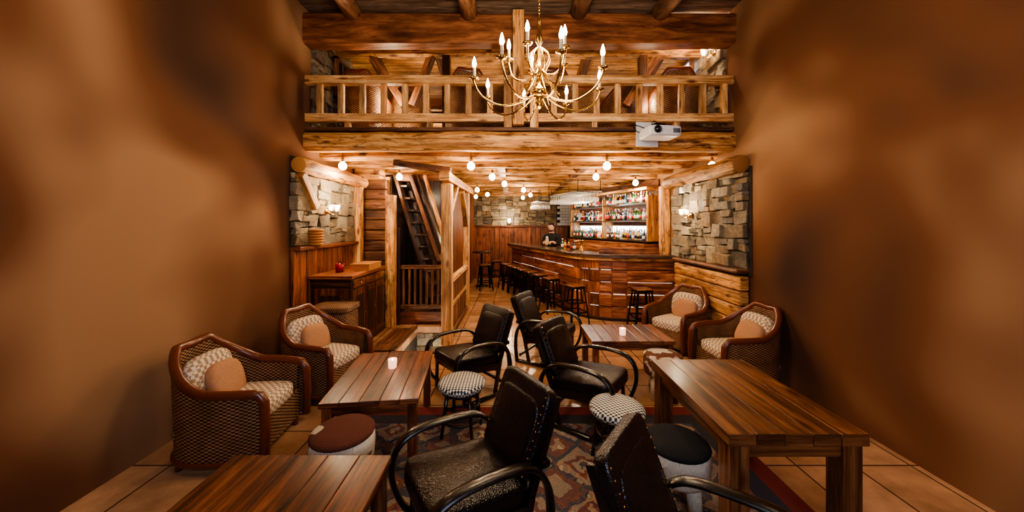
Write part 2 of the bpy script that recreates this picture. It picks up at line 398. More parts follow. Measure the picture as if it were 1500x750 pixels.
b.build('balcony_railing',bevel=.008)
b=MB(); hewn(b,XL,XR,5.0,4.735,.24,.43,beamw,10,.03,.004); b.build('main_roof_beam')
b=MB(); b.box((.09,4.84,4.13),(.16,.09,1.62),honey); b.build('mezzanine_post',bevel=.012)
b=MB()
b.panel((XL,5.2,5.12),(6.21,0,0),(0,6.6,-1.7),.15,.03,loftw); b.build('ceiling_loft')
b=MB()
for x in (-2.4,-1.25,0.0,1.3,2.55): b.beam((x,5.2,5.02),(x,11.4,3.42),.14,.16,stairw)
hewn(b,XL,XR,5.75,4.8,.15,.17,honey); hewn(b,XL,XR,7.6,4.33,.16,.18,stairw)
for x,sx in ((-2.35,.5),(-1.35,-.35),(2.45,-.5)):
    b.beam((x,5.75,4.75),(x+sx,5.85,3.95),.1,.12,stairw)
b.box((-1.1,5.75,4.0),(.13,.13,1.5),darkw); b.box((2.2,5.75,4.0),(.13,.13,1.5),stairw)
b.build('loft_roof_trusses')
b=MB(); b.panel((XL,11.3,3.25),(6.2,0,0),(0,0,.6),.15,.08,redw); b.build('wall_loft_far')
b=MB()
b.stones((XL,5.1,0),(0,1,0),3.0,3.26,4.9,(1,0,0),.06)
b.stones((XR,5.1,0),(0,1,0),3.2,3.26,4.9,(-1,0,0),.06)
b.build('wall_loft_stonework',bevel=.008,seg=1)
def window(name,x,y,z,w,h,dark=False,s=-1):
    b=MB(); b.box((x,y,z),(.02,w,h),winm if not dark else blackp)
    for dy in (-w/2,w/2): b.box((x+s*.01,y+dy,z),(.07,.05,h+.05),stairw)
    for dz in (-h/2,h/2): b.box((x+s*.01,y,z+dz),(.07,w+.05,.05),stairw)
    b.box((x+s*.01,y,z),(.05,.03,h),stairw); b.build(name,bevel=.004,seg=1)
window('window_1',XR-.13,6.05,4.45,.44,.6); window('window_2',XR-.13,7.0,3.95,.4,.5); window('window_3',XL+.13,5.75,4.3,.4,.65,True,1)
# ------------------------------------------------------------ left wall details
b=MB()
b.panel((XL+.03,4.6,0),(0,0,1.56),(0,1.9,0),.15,.04,redw); b.box((XL+.07,5.55,1.58),(.16,1.9,.05),redw)
b.build('trim_wainscot_left',bevel=.005,seg=1)
b=MB(); b.box((XL+.01,5.6,2.2),(.02,2.0,1.3),mortar); b.stones((XL+.01,4.6,0),(0,1,0),1.85,1.61,2.62,(1,0,0),.07); b.build('wall_left_stonework',bevel=.012,seg=2)
b=MB(); rough_log(b,(XL+.12,4.6,2.72),(XL+.12,6.6,2.72),.11,.11,honey,8)
b.box((XL+.1,6.42,1.35),(.16,.14,2.6),honey); b.beam((XL+.12,5.0,2.15),(XL+.12,4.65,2.6),.1,.12,honey)
b.build('left_wall_log_frame',bevel=.01)
b=MB()
for i in range(14): b.box((-2.725,6.72+U(-.01,.01),.1+i*.2),(.55,.16,.19),stairw)
b.box((-2.74,6.6,2.88),(.5,.3,.2),honey)
b.build('log_wall_section',bevel=.03,seg=3)
b=MB(); b.box((-2.27,6.4,1.23),(.16,.16,2.46),honey); b.box((-2.16,6.5,.93),(.06,.04,1.86),darkw); b.build('stair_post',bevel=.012)
b=MB(); b.box((-1.42,6.5,-1.3),(.9,.15,2.35),mortar); b.stones((-1.85,6.42,0),(1,0,0),.85,-2.4,-.12,(0,-1,0),.06)
b.box((-1.82,5.75,-1.3),(.1,1.3,2.35),mortar); b.box((-1.01,5.75,-1.3),(.1,1.3,2.35),mortar)
for i in range(6): b.box((-1.42,6.2-i*.22,-2.3+i*.0-.1*i),(.7,.26,.06),stairw)
b.box((-1.42,5.75,-2.5),(.9,1.5,.06),mortar)
b.build('wall_stairwell_lining',bevel=.008,seg=1)
b=MB(); b.box((-1.42,5.06,.015),(.75,.06,.03),stairw); b.box((-1.8,5.7,.02),(.1,1.2,.04),stairw); b.box((-2.0,5.66,.015),(.28,1.1,.03),stairw); b.build('stairwell_curb',bevel=.005,seg=1)
b=MB()
b.panel((-2.45,7.95,0),(0,0,3.1),(1.1,0,0),.16,.04,darkw)
b.panel((-2.43,6.85,0),(0,0,2.9),(0,1.1,0),.16,.04,darkw)
b.build('wall_stair_enclosure',bevel=.004,seg=1)
b=MB(); b.box((-1.45,10.1,1.55),(.1,4.3,3.1),redw); b.panel((-1.38,7.95,0),(0,0,3.05),(0,4.3,0),.18,.03,redw); b.build('wall_corridor_left',bevel=.004,seg=1)
b=MB()
for yy,mm in ((6.78,darkw),(7.6,darkw)): b.beam((-2.3,yy,2.9),(-1.45,yy,.05),.06,.26,mm,up=(0,1,0))
for i in range(11):
    t=(i+.7)/11.5; b.box((-2.25+.82*t,7.17,2.85-2.8*t),(.22,.8,.04),darkw)
b.beam((-1.98,6.72,2.88),(-1.42,6.72,1.2),.07,.19,stairw,up=(0,1,0))
b.beam((-1.72,6.75,2.88),(-1.3,6.75,1.5),.06,.13,honey,up=(0,1,0))
b.beam((-1.86,6.79,2.88),(-1.36,6.79,1.35),.04,.24,darkw,up=(0,1,0))
b.box((-1.7,6.8,2.85),(1.0,.1,.14),stairw)
b.build('staircase',bevel=.006,seg=1)
b=MB(); b.box((-1.03,5.43,1.28),(.17,.17,2.56),rail_w); b.build('newel_post',bevel=.02)
b=MB(); b.beam((-1.03,5.2,2.65),(-1.03,8.4,2.72),.16,.14,honey); b.beam((-1.9,5.5,2.9),(-.98,5.5,2.78),.12,.1,stairw)
b.box((-1.03,7.7,1.33),(.13,.13,2.6),rail_w); b.beam((-1.03,6.3,2.62),(-1.03,5.6,2.1),.1,.1,honey); b.beam((-1.03,7.65,1.9),(-1.03,7.0,2.6),.1,.1,honey)
b.build('post_header_beam',bevel=.012)
b=MB()
b.box((-1.03,6.56,.98),(.1,2.05,.07),rail_w); b.box((-1.03,6.56,.08),(.09,2.05,.08),stairw); b.box((-1.03,6.56,.55),(.05,2.05,.07),rail_w)
for i in range(14): b.box((-1.03,5.6+i*.15,.53),(.03,.085,.86),stairw)
b.build('stair_guard_rail',bevel=.005,seg=1)
b=MB()
b.box((-1.63,6.56,1.1),(1.0,.08,.07),stairw); b.box((-1.63,6.56,.34),(1.0,.08,.08),stairw); b.box((-1.63,6.56,.12),(1.0,.06,.24),redw)
for i in range(9): b.box((-2.08+i*.11,6.56,.72),(.045,.04,.75),stairw)
b.build('stair_gate',bevel=.005,seg=1)
# ------------------------------------------------------------ right wall
b=MB()
b.box((XR-.01,5.6,1.95),(.02,2.1,1.5),mortar); b.stones((XR-.01,4.6,0),(0,1,0),2.05,1.3,2.62,(-1,0,0),.07); b.build('wall_right_stonework',bevel=.012,seg=2)
b=MB()
for i in range(6): b.box((XR-.08,5.52,.105+i*.2),(.14+U(-.01,.01),1.86,.192),honey)
b.box((XR-.1,5.52,1.27),(.2,1.87,.06),stairw); b.build('trim_log_wainscot_right',bevel=.03,seg=3)
b=MB(); rough_log(b,(XR-.12,4.6,2.73),(XR-.12,6.8,2.73),.12,.12,honey,8)
b.box((XR-.1,6.97,1.35),(.17,.17,2.7),honey); b.build('right_wall_log_frame',bevel=.015)
b=MB(); b.pillow((2.99,6.0,2.52),(.06,.09,.1),whitep,e=8); b.tube([(3.08,6.0,2.6),(3.08,6.0,2.64),(3.0,6.0,2.55)],.012,whitep); b.build('security_camera')
# ------------------------------------------------------------ bar
A=Vector((0,10.9,0));B=Vector((1.52,6.8,0));Cc=Vector((3.17,6.66,0))
q0=B+(A-B).normalized()*.6; q2=B+(Cc-B).normalized()*.75
PATH=[A]+[q0*(1-t)**2+B*2*t*(1-t)+q2*t*t for t in [i/5 for i in range(6)]]+[Cc]
def off(d):
    P=PATH; ns=[]
    for i in range(len(P)-1):
        e=(P[i+1]-P[i]).normalized(); ns.append(Vector((e.y,-e.x,0)))
    out=[]
    for i,p in enumerate(P):
        if i==0: out.append(p+ns[0]*d)
        elif i==len(P)-1: out.append(p+ns[-1]*d)
        else: out.append(p+(ns[i-1]+ns[i])*d/(1+ns[i-1].dot(ns[i])))
    out[-1].x=min(out[-1].x,3.19); return out
b=MB()
b.strip(off(-.05),off(-.12),0,1.24,darkw)
Zv=Vector((0,0,1))
rows=[[R()<.6 for _ in range(4)] for _ in range(12)]
for si in range(len(PATH)-1):
    P,Q=PATH[si],PATH[si+1]
    d=(Q-P);L=d.length;d.normalize();n=Vector((d.y,-d.x,0))
    for r in range(5):
        x=0
        while x<L-.01:
            w=min(U(.6,1.2),L-x)
            if L-x-w<.3: w=L-x
            b.box(P+d*(x+w/2)+Zv*(.16+r*.243+U(-.004,.004))-n*(.02+U(-.004,.004)),(w-.003,.04,.23),barw,(d,n,Zv))
            if r<4 and R()<.6: b.box(P+d*(x+w/2)+Zv*(.16+.1215+r*.243)-n*.042,(w-.05,.01,.011),ledm,(d,n,Zv))
            x+=w
b.box((.3,10.95,.62),(.6,.06,1.24),barw)
b.strip(off(.16),off(-.45),1.265,1.325,topw)
b.strip(off(.1),off(.0),1.2,1.265,honey)
b.strip(off(.03),off(-.05),.0,.06,darkw)
b.box((2.4,7.02,1.375),(1.2,.06,.1),barw,-.1)
b.build('bar_counter',bevel=.006,seg=1)
b=MB(); pf=off(-.14); pf[-1].x=3.15
b.prism([(p.x,p.y) for p in pf]+[(3.15,12.2),(.2,12.2)],0.001,.18,darkw); b.build('floor_platform')
# back bar
S0=Vector((3.08,7.35,0));S1=Vector((1.94,10.2,0)); d=(S1-S0).normalized(); n=Vector((-d.y,d.x,0)); 
if n.x>0:n=-n
LS=(S1-S0).length; mid=(S0+S1)/2
b=MB()
b.box(mid-n*.12+Zv*1.6,(LS,.05,2.6),stairw,(d,n,Zv))
b.box(mid-n*.085+Zv*1.73,(LS-.1,.01,.3),shelfled,(d,n,Zv))
b.box(mid-n*.085+Zv*2.12,(LS-.1,.01,.16),shelfled,(d,n,Zv))
for z in (1.55,2.0,2.38): b.box(mid+n*.05+Zv*z,(LS,.34,.035),darkw,(d,n,Zv))
b.box(mid+n*.1+Zv*.85,(LS,.42,1.3),barw,(d,n,Zv))
for t in (0,.5,1): b.box(S0+d*LS*t+n*.05+Zv*2.05,(.05,.34,1.0),honey,(d,n,Zv))
b.box(mid+n*.05+Zv*2.7,(LS,.36,.06),honey,(d,n,Zv))
b.build('back_bar_shelf',bevel=.004,seg=1)
def bottle(b,o,h,r,mat,lab):
    b.lathe([(r*.9,0),(r,.01),(r,h*.58),(r*.85,h*.66),(r*.36,h*.76),(r*.32,h*.94),(r*.38,h*.95),(r*.38,h)],o,mat,9)
    b.lathe([(r*1.03,h*.15),(r*1.03,h*.45)],o,lab,9); b.lathe([(r*.42,h*.9),(r*.42,h*1.01)],o,lab,7)
b=MB()
for z in (1.569,2.019,2.399):
    for row,(dy,step) in enumerate(((.15,.08),(.06,.085))):
        x=.08
        while x<LS-.08:
            if abs(x-LS*.5)>.06:
                bottle(b,S0+d*x+n*dy+Zv*z,U(.22,.29)*(1 if row else .92),U(.03,.04),random.choice(bott),random.choice(labels))
            x+=step*U(.9,1.15)
b.build('liquor_bottles')
b=MB()
nb=(B-A).normalized(); nb=Vector((nb.y,-nb.x,0)); P0=[A-nb*.33,B-nb*.33]
for t in (.62,.65,.69,.72,.75):
    p=P0[0]+(P0[1]-P0[0])*t; bottle(b,p+Zv*1.326,U(.2,.28),.035,random.choice(bott),random.choice(labels))
b.build('counter_bottles')
b=MB(); p=P0[0]+(P0[1]-P0[0])*.82
b.lathe([(.06,0),(.06,.02),(.03,.03),(.03,.2),(.045,.21),(.045,.25)],p+Zv*1.326,brass,12); b.tube([p+Zv*1.54,p+Zv*1.56+Vector((-.12,-.05,0)),p+Zv*1.51+Vector((-.14,-.05,0))],.014,brass); b.build('beer_tap')
def rack(name,c,ang,nx,ny,z):
    b=MB(); q=Matrix.Rotation(ang,3,'Z')
    for j in range(ny+1):
        p=q@Vector((0,(j-ny/2)*.1,0)); b.box((c[0]+p.x,c[1]+p.y,z),(nx*.1+.06,.02,.02),darkw,ang)
    for sx in (-1,1):
        p=q@Vector((sx*nx*.05,0,0)); b.box((c[0]+p.x,c[1]+p.y,z+.01),(.03,ny*.1+.06,.03),darkw,ang)
        for sy in (-1,1):
            p=q@Vector((sx*nx*.05,sy*ny*.05,0)); b.tube([(c[0]+p.x,c[1]+p.y,z),(c[0]+p.x,c[1]+p.y,3.1)],.008,blackm,6)
    for i in range(nx):
        for j in range(ny):
            p=q@Vector(((i-(nx-1)/2)*.1,(j-(ny-1)/2)*.1,0))
            b.lathe([(.035,-.012),(.034,-.018),(.006,-.03),(.005,-.1),(.03,-.12),(.042,-.15),(.04,-.19),(.034,-.215)],(c[0]+p.x,c[1]+p.y,z),glassm,9)
    b.build(name)
rack('hanging_glass_rack',(1.5,8.4),-1.2,14,6,2.66); rack('hanging_glass_rack',(.85,10.4),-1.2,7,4,2.6)
# bar stools
b=MB()
b.pillow((0,0,.735),(.31,.31,.03),table2w,e=10,n=5)
b.box((0,0,.705),(.29,.29,.035),blackm)
for sx in (-1,1):
    for sy in (-1,1):
        b.beam((sx*.125,sy*.125,.7),(sx*.2,sy*.2,0.01),.045,.02,blackm)
        b.box((sx*.2,sy*.2,.008),(.045,.045,.016),blackp)
for z,k in ((.24,.175),(.42,.155)):
    for sx in (-1,1): b.beam((sx*k,-k,z),(sx*k,k,z),.02,.025,blackm); b.beam((-k,sx*k,z-.0),(k,sx*k,z-.0),.02,.025,blackm)
for sx in (-1,1): b.beam((sx*.13,-.0,.68),(sx*.165,.0,.42),.03,.01,blackm,up=(0,1,0))
st=b.build('bar_stool',(1.22,6.62,0),.36,bevel=.004,seg=1)
u_=(A-B).normalized(); base=Vector((1.18,6.68,0))
for s_ in (.92,1.5,2.02,2.48,2.94,3.4,3.86): dup(st,base+u_*s_,.36+U(-.05,.05))
dup(st,(2.38,6.25,0),.05); dup(st,(-.8,10.1,0),.3); dup(st,(-.5,11.2,0),.1)
b=MB(); b.lathe([(.3,1.04),(.3,1.08)],(0,0,0),darkw,20); b.tube([(0,0,0),(0,0,1.04)],.035,blackm); b.lathe([(.22,0),(.2,.02),(.03,.05)],(0,0,0),blackm); b.build('high_bar_table',(-.95,10.7,0))
# ------------------------------------------------------------ bulbs
bp=[(502,5.3),(690,5.3),(889,5.3),(1043,5.3),(585,6.5),(721,6.5),(873,6.5),(1009,6.7),(559,7.6),(739,7.6),(931,7.4),(641,8.9),(699,8.9),(767,8.9),(887,9.2),(697,11),(714,10.2),(777,10.4),(766,11.4)]
bw=[((a-750)*y/500,y) for a,y in bp]
b=MB()
for i,(x,y) in enumerate(bw):
    o=Vector((x,y,2.82))
    b.lathe([(.012,-.06),(.038,-.05),(.056,-.027),(.061,0),(.052,.033),(.028,.06),(.016,.07)],o,bulbm,12)
    b.lathe([(.02,.065),(.022,.08),(.022,.125),(.01,.135)],o,brass,10); b.tube([o+Zv*.125,(x,y,3.16)],.004,blackp,5)
b.build('pendant_light_bulbs')
def light(t,name,loc,e,col,size=.05,rot=None,sy=None):
    l=bpy.data.lights.new(name,t); l.energy=e; l.color=col
    if t=='AREA':
        l.size=size
        if sy: l.shape='RECTANGLE'; l.size_y=sy
    else: l.shadow_soft_size=size
    o=bpy.data.objects.new(name,l); scene.collection.objects.link(o); o.location=loc
    if rot: o.rotation_euler=rot
    return o
WARM=(1,.77,.5)
for i,(x,y) in enumerate(bw):
    if i in (0,1,2,3,4,5,6,7,8,9,10,11,13,14,17): light('POINT','bulb_light',(x,y,2.66),26,WARM,.06)
# ------------------------------------------------------------ chandelier
b=MB(); q=Vector((.24,3.0,.06))
b.lathe([(.005,2.86),(.02,2.88),(.035,2.91),(.02,2.94),(.05,2.97),(.075,3.0),(.05,3.04),(.025,3.06),(.02,3.16),(.04,3.2),(.025,3.24),(.015,3.3),(.015,3.42),(.035,3.46),(.02,3.52),(.012,3.62),(.02,3.64),(.006,3.68)],q,brass,16)
def candlearm(an,rad,z0,zc,sag):
    c,s_=math.cos(an),math.sin(an)
    P=lambda r,z:(q.x+c*r,q.y+s_*r,z+q.z)
    b.tube(smooth([P(.03,z0),P(rad*.3,z0-sag*.7),P(rad*.6,z0-sag),P(rad*.88,z0-sag*.5),P(rad,zc-.03),P(rad,zc)],6),.0085,brass,7)
    o=Vector(P(rad,zc)); b.lathe([(.008,-.01),(.03,.0),(.042,.012),(.03,.008),(.014,.015)],o,brass,12)
    b.lathe([(.0125,.012),(.0125,.1)],o,cream,9); b.lathe([(.006,.1),(.016,.115),(.019,.135),(.012,.165),(.003,.195)],o,flamem,9)
for i in range(8): candlearm(i*math.pi/4+.2,.57,3.0,3.07,.13)
for i in range(5): candlearm(i*2*math.pi/5+.5,.27,3.2,3.3,.08)
for i in range(8):
    an=i*math.pi/4+.2; c,s_=math.cos(an),math.sin(an)
    b.tube(smooth([(q.x+c*.02,q.y+s_*.02,3.46),(q.x+c*.1,q.y+s_*.1,3.36),(q.x+c*.06,q.y+s_*.06,3.21),(q.x+c*.2,q.y+s_*.2,3.0)],5),.005,brass,6)
for i in range(46):
    z=3.75+i*.027; 
    ring=[(q.x+(.008*math.cos(a) if i%2 else 0),q.y+(0 if i%2 else .008*math.cos(a)),z+.019*math.sin(a)) for a in [k*6.283/8 for k in range(8)]]
    b.tube(ring,.0025,brass,5,closed=True)
b.lathe([(.05,4.93),(.05,4.96),(.02,4.98)],q,brass); b.build('chandelier')
light('POINT','chandelier_light',(.24,3.0,3.55),95,WARM,.25)
light('POINT','chandelier_light_low',(.24,3.0,2.72),34,WARM,.3)
# ------------------------------------------------------------ projector
b=MB()
b.pillow((0,0,0),(.46,.32,.14),whitep,e=9,n=9); b.lathe([(.05,0),(.05,.02),(.04,.03),(.036,.02)],(-.12,-.155,.01),blackp,18,Matrix.Rotation(math.pi/2,3,'X')); b.lathe([(.034,0),(.02,.018),(.002,.024)],(-.12,-.16,.01),lensm,16,Matrix.Rotation(math.pi/2,3,'X'))
for i in range(7): b.box((.1+i*.014,-.16,.0),(.006,.01,.06),blackp)
b.tube([(0,.03,.06),(0,.03,.14)],.03,blackm,10); b.box((0,.05,.12),(.16,.12,.03),blackm); b.box((0,.12,.1),(.1,.14,.08),blackp)
for sx in (-1,1): b.beam((0,.03,.1),(sx*.1,.0,.06),.02,.015,blackm)
b.tube([(0,.05,.12),(0,.26,.14)],.02,blackm,8)
b.box((-.06,.225,.04),(.32,.02,.34),whitep)
b.tube(smooth([(-.2,.1,.02),(-.28,.12,.06),(-.26,.2,.16),(-.1,.2,.12)],5),.006,blackp,6)
b.tube(smooth([(-.05,.16,.1),(-.02,.12,.2),(.06,.14,.17)],5),.006,blackp,6)
b.build('projector',(1.99,4.6,3.14),.12)
# ------------------------------------------------------------ club chair
def club_chair():
    b=MB()
    for sx in (-1,1):
        hoop=smooth([(sx*.31,-.17,.03),(sx*.31,-.3,.16),(sx*.31,-.37,.36),(sx*.31,-.345,.52),(sx*.31,-.22,.6),(sx*.31,.03,.605),(sx*.31,.22,.57),(sx*.31,.33,.44),(sx*.31,.36,.24),(sx*.31,.34,.03)],6)
        b.tube(hoop,.02,benty,10,side=(1,0,0),ab=(.038,.019))
        b.tube([(sx*.31,-.24,.022),(sx*.31,.36,.022)],.02,benty,8,side=(1,0,0),ab=(.03,.021))
        b.beam((sx*.27,-.27,.38),(sx*.27,.25,.3),.035,.08,benty)
        b.beam((sx*.272,.2,.25),(sx*.235,.47,.86),.035,.05,benty)
        b.beam((sx*.275,.25,.38),(sx*.275,.17,.02),.03,.045,benty); b.beam((sx*.275,-.25,.38),(sx*.29,-.25,.02),.03,.04,benty)
        b.box((sx*.285,.33,.55),(.06,.05,.04),benty)
    b.box((0,-.27,.36),(.54,.03,.07),benty); b.box((0,.24,.3),(.54,.03,.07),benty); b.box((0,.3,.1),(.6,.03,.04),benty)
    b.pillow((0,-.03,.41),(.55,.6,.13),leather,Euler((-.1,0,0)),e=7,n=10,puff=.25)
    b.pillow((0,.34,.66),(.51,.085,.52),leather,Euler((-.4,0,0)),e=9,n=10)
    b.pillow((0,.31,.645),(.43,.07,.4),leather,Euler((-.4,0,0)),e=5,n=8)
    q=Euler((-.4,0,0)).to_matrix()
    for i in range(10):
        for sx in (-1,1): b.pillow(Vector((0,.34,.66))+q@Vector((sx*.232,-.042,-.22+i*.048)),(.012,.008,.012),brass,e=2,n=3)
    return b
def face(fx,fy): return math.atan2(fx,-fy)
cc=club_chair().build('club_armchair',(-.25,2.0,.012),face(-.85,-.53),bevel=.006,seg=2)
dup(cc,(.86,1.38,.012),face(.8,-.6)); dup(cc,(.74,3.33,.012),face(.8,-.6)); dup(cc,(.52,4.85,0),face(.85,-.52)); dup(cc,(-.5,3.93,0),face(-.75,-.66))
def bistro():
    b=MB()
    b.lathe([(.15,.4),(.195,.405),(.215,.425),(.215,.445),(.2,.465),(.15,.474),(.01,.478)],(0,0,0),woven,28)
    b.lathe([(.17,.37),(.18,.375),(.18,.405)],(0,0,0),benty,24)
    for i in range(4):
        a=i*math.pi/2+.6; c,s_=math.cos(a),math.sin(a)
        b.tube([(c*.14,s_*.14,.4),(c*.2,s_*.2,.0)],[.019,.015],benty,8)
    b.tube([(.155*math.cos(a),.155*math.sin(a),.26) for a in [k*6.283/20 for k in range(20)]],.011,benty,6,closed=True)
    b.tube([(.175*math.cos(a),.175*math.sin(a),.14) for a in [k*6.283/20 for k in range(20)]],.011,benty,6,closed=True)
    return b
bs=bistro().build('bistro_stool',(-.46,3.13,.012),0); dup(bs,(.83,2.7,.012),.4)
def pouf(name,loc,top,side,h=.46):
    b=MB()
    b.lathe([(.165,h-.22),(.19,h-.215),(.2,h-.19),(.205,h-.1),(.2,h-.03)],(0,0,0),side,26)
    b.lathe([(.2,h-.035),(.205,h-.02),(.19,h-.004),(.1,h+.008),(.01,h+.01)],(0,0,0),top,26)
    for i in range(4):
        a=i*math.pi/2+.5; c,s_=math.cos(a),math.sin(a); b.tube([(c*.11,s_*.11,h-.2),(c*.14,s_*.14,.0)],[.05,.04],side,10)
    return b.build(name,loc,0)
pouf('cowhide_stool',(-1.14,2.3,.012),cowR,cowW,.52); pouf('cowhide_stool',(1.67,3.78,0),cowP,cowP,.48); pouf('cowhide_stool',(1.1,2.28,.012),cowK,cowW,.46)
def table(name,loc,rot,w,l,h,mat,leg=.07,top=.04,board=.14):
    b=MB()
    b.panel((-w/2,-l/2,h-top/2),(0,l,0),(w,0,0),board,top,mat,gap=.003,)
    b.box((0,0,h-top-.045),(w-.1,.03,.09),mat) 
    for s_ in (-1,1):
        b.box((0,s_*(l/2-.05),h-top-.04),(w-.08,.03,.08),mat); b.box((s_*(w/2-.05),0,h-top-.04),(.03,l-.08,.08),mat)
        for t in (-1,1): b.box((s_*(w/2-leg/2-.02),t*(l/2-leg/2-.02),(h-top)/2),(leg,leg,h-top),mat)
    return b.build(name,loc,rot,bevel=.005)
table('coffee_table',(-1.15,3.1,.012),.12,.74,1.02,.55,tablew)
table('coffee_table',(-1.16,1.45,.012),0,.92,1.08,.55,tablew,board=.2)
table('coffee_table',(1.42,4.31,0),0,.98,.68,.55,tablew)
table('dining_table',(1.58,2.4,.012),0,.78,1.05,.74,table2w,.11,.07,.17)
def candle(name,loc):
    b=MB(); b.lathe([(.03,0),(.036,.005),(.04,.085),(.037,.085),(.033,.03),(.01,.03)],(0,0,0),candle_glass,16); b.lathe([(.028,.02),(.028,.05),(.004,.052)],(0,0,0),cream,12)
    b.lathe([(.002,.052),(.008,.065),(.002,.09)],(0,0,0),flamem,8); b.build(name,loc)
candle('candle_holder',(-1.12,3.2,.563)); candle('candle_holder',(1.36,4.2,.551))
# ------------------------------------------------------------ wicker armchairs
def wick():
    b=MB(); path=smooth([(-.33,-.36,0),(-.37,-.1,0),(-.34,.18,0),(-.2,.35,0),(0,.39,0),(.2,.35,0),(.34,.18,0),(.37,-.1,0),(.33,-.36,0)],5)
    N=len(path); H=[]
    for i in range(N):
        t=i/(N-1); m=1-abs(2*t-1); H.append(.58+.3*max(0,min(1,(m-.35)/.45))**1.2+(.03*math.sin(m*3)))
    for k,sgn in ((1,1),(.88,-1)):
        vs=[];fs=[];uvs=[];nz=6;L=0;Ls=[]
        for i,p in enumerate(path):
            if i: L+=(p-path[i-1]).length
            Ls.append(L)
            for j in range(nz+1):
                z=.07+(H[i]-.07)*j/nz; f=k*(1+.05*j/nz); vs.append((p.x*f,p.y*f,z))
        for i in range(N-1):
            for j in range(nz):
                a=i*(nz+1)+j; f=(a,a+nz+1,a+nz+2,a+1)
                za=lambda ii,jj:.07+(H[ii]-.07)*jj/nz
                uv=[(Ls[i],za(i,j)),(Ls[i+1],za(i+1,j)),(Ls[i+1],za(i+1,j+1)),(Ls[i],za(i,j+1))]
                fs.append(f if sgn>0 else tuple(reversed(f))); uvs.append(uv if sgn>0 else uv[::-1])
        b.add(vs,fs,uvs,wicker,True)
    rim=[(p.x*.99,p.y*.99,H[i]) for i,p in enumerate(path)]
    rim=[(rim[0][0],rim[0][1]-.04,.08),(rim[0][0],rim[0][1]-.05,.3),(rim[0][0],rim[0][1]-.04,H[0]-.06)]+rim+[(rim[-1][0],rim[-1][1]-.04,H[0]-.06),(rim[-1][0],rim[-1][1]-.05,.3),(rim[-1][0],rim[-1][1]-.04,.08)]
    b.tube(rim,.036,rattan,9)
    b.tube([(p.x*1.01,p.y*1.01,.08) for p in path],.02,rattan,7)
    b.box((0,-.33,.2),(.6,.03,.25),wicker); b.box((0,0,.27),(.58,.6,.04),wicker)
    for sx in (-1,1):
        for yy in (-.32,.25): b.tube([(sx*.28,yy,.1),(sx*.28,yy,0)],.025,rattan,8)
    b.pillow((0,-.04,.37),(.58,.62,.15),cushion,e=5,n=8,puff=.15)
    b.pillow((0,.23,.6),(.5,.13,.42),cushion,Euler((-.2,0,0)),e=3.5,n=8)
    b.pillow((.03,.12,.56),(.38,.12,.34),tancloth,Euler((-.35,.1,0)),e=3,n=8)
    return b
wk=wick().build('wicker_armchair',(2.62,5.38,0),face(-.85,-.52))
dup(wk,(2.78,4.2,0),face(-1,-.05)); dup(wk,(-2.22,4.0,0),face(1,-.25)); dup(wk,(-2.36,2.95,0),face(1,.1))
for x,y,r in ((-2.45,5.75,0),(-1.9,6.4,.3),(-.75,5.7,.2),(-.1,6.2,-.2),(.62,5.7,.1),(1.25,6.4,0),(2.66,5.65,-.2),(1.9,6.3,.3)):
    o=dup(wk,(x,y,3.255),math.pi+r,1); o.scale=(.95,.95,1.2)
# ------------------------------------------------------------ cabinet etc.
b=MB()
b.box((-2.64,5.6,.58),(.6,1.22,1.08),darkw); b.box((-2.64,5.6,1.14),(.66,1.32,.05),redw); b.box((-2.64,5.6,.04),(.62,1.26,.08),darkw)
for k in range(3):
    yy=5.2+k*.4
    b.box((-2.33,yy,.52),(.03,.37,.85),tablew); b.box((-2.312,yy,.52),(.02,.24,.68),darkw); b.box((-2.33,yy,1.03),(.03,.37,.12),tablew)
    b.pillow((-2.3,yy+.14,.55),(.03,.025,.025),brass,e=2,n=4); b.pillow((-2.3,yy,1.03),(.03,.025,.025),brass,e=2,n=4)
b.box((-2.64,4.985,.55),(.5,.03,.85),tablew); b.box((-2.64,4.97,.55),(.34,.02,.65),darkw)
b.build('sideboard_cabinet',bevel=.008)
b=MB(); b.box((-2.45,5.75,1.215),(.3,.5,.1),crate); b.box((-2.45,5.75,1.27),(.32,.52,.012),crate); b.build('wooden_crate',bevel=.004)
b=MB(); b.lathe([(.05,0),(.065,.13),(.07,.13),(.058,.01),(.01,.01)],(-2.7,5.35,1.167),red,16); b.tube(smooth([(-2.7,5.29,1.27),(-2.7,5.35,1.34),(-2.7,5.41,1.27)],5),.005,blackm,6); b.build('red_ice_bucket')
b=MB()
for i in range(6): b.lathe([(.09,i*.04),(.11,i*.04+.012),(.11,i*.04+.034),(.09,i*.04+.038)],(-2.88,5.0,1.606),crate,16)
b.build('stacked_baskets')
b=MB(); b.pillow((0,0,.37),(.5,.42,.74),wicker,e=12,n=8); b.pillow((0,0,.77),(.54,.46,.08),wicker,e=8,n=8); b.build('wicker_hamper',(-2.45,4.72,0),0)
def sconce(name,x,y,z,s_):
    b=MB(); b.lathe([(.045,0),(.05,.01),(.03,.025)],(x,y,z),brass,14,Matrix.Rotation(s_*math.pi/2,3,'Y'))
    for dy in (-.09,.09):
        b.tube(smooth([(x+s_*.02,y,z),(x+s_*.08,y+dy*.6,z-.05),(x+s_*.12,y+dy,z)],5),.008,brass,7)
        b.lathe([(.012,0),(.035,.01),(.045,.06),(.05,.1),(.046,.1),(.03,.02)],(x+s_*.12,y+dy,z),glassm,14)
        b.lathe([(.01,.01),(.026,.04),(.028,.06),(.01,.09)],(x+s_*.12,y+dy,z),flamem,10)
    b.build(name); light('POINT','sconce_light',(x+s_*.25,y,z+.16),22,WARM,.06)
sconce('wall_sconce',XL+.09,5.35,2.12,1); sconce('wall_sconce',XR-.09,5.95,2.08,-1); sconce('wall_sconce',XR-.09,5.25,4.55,-1)
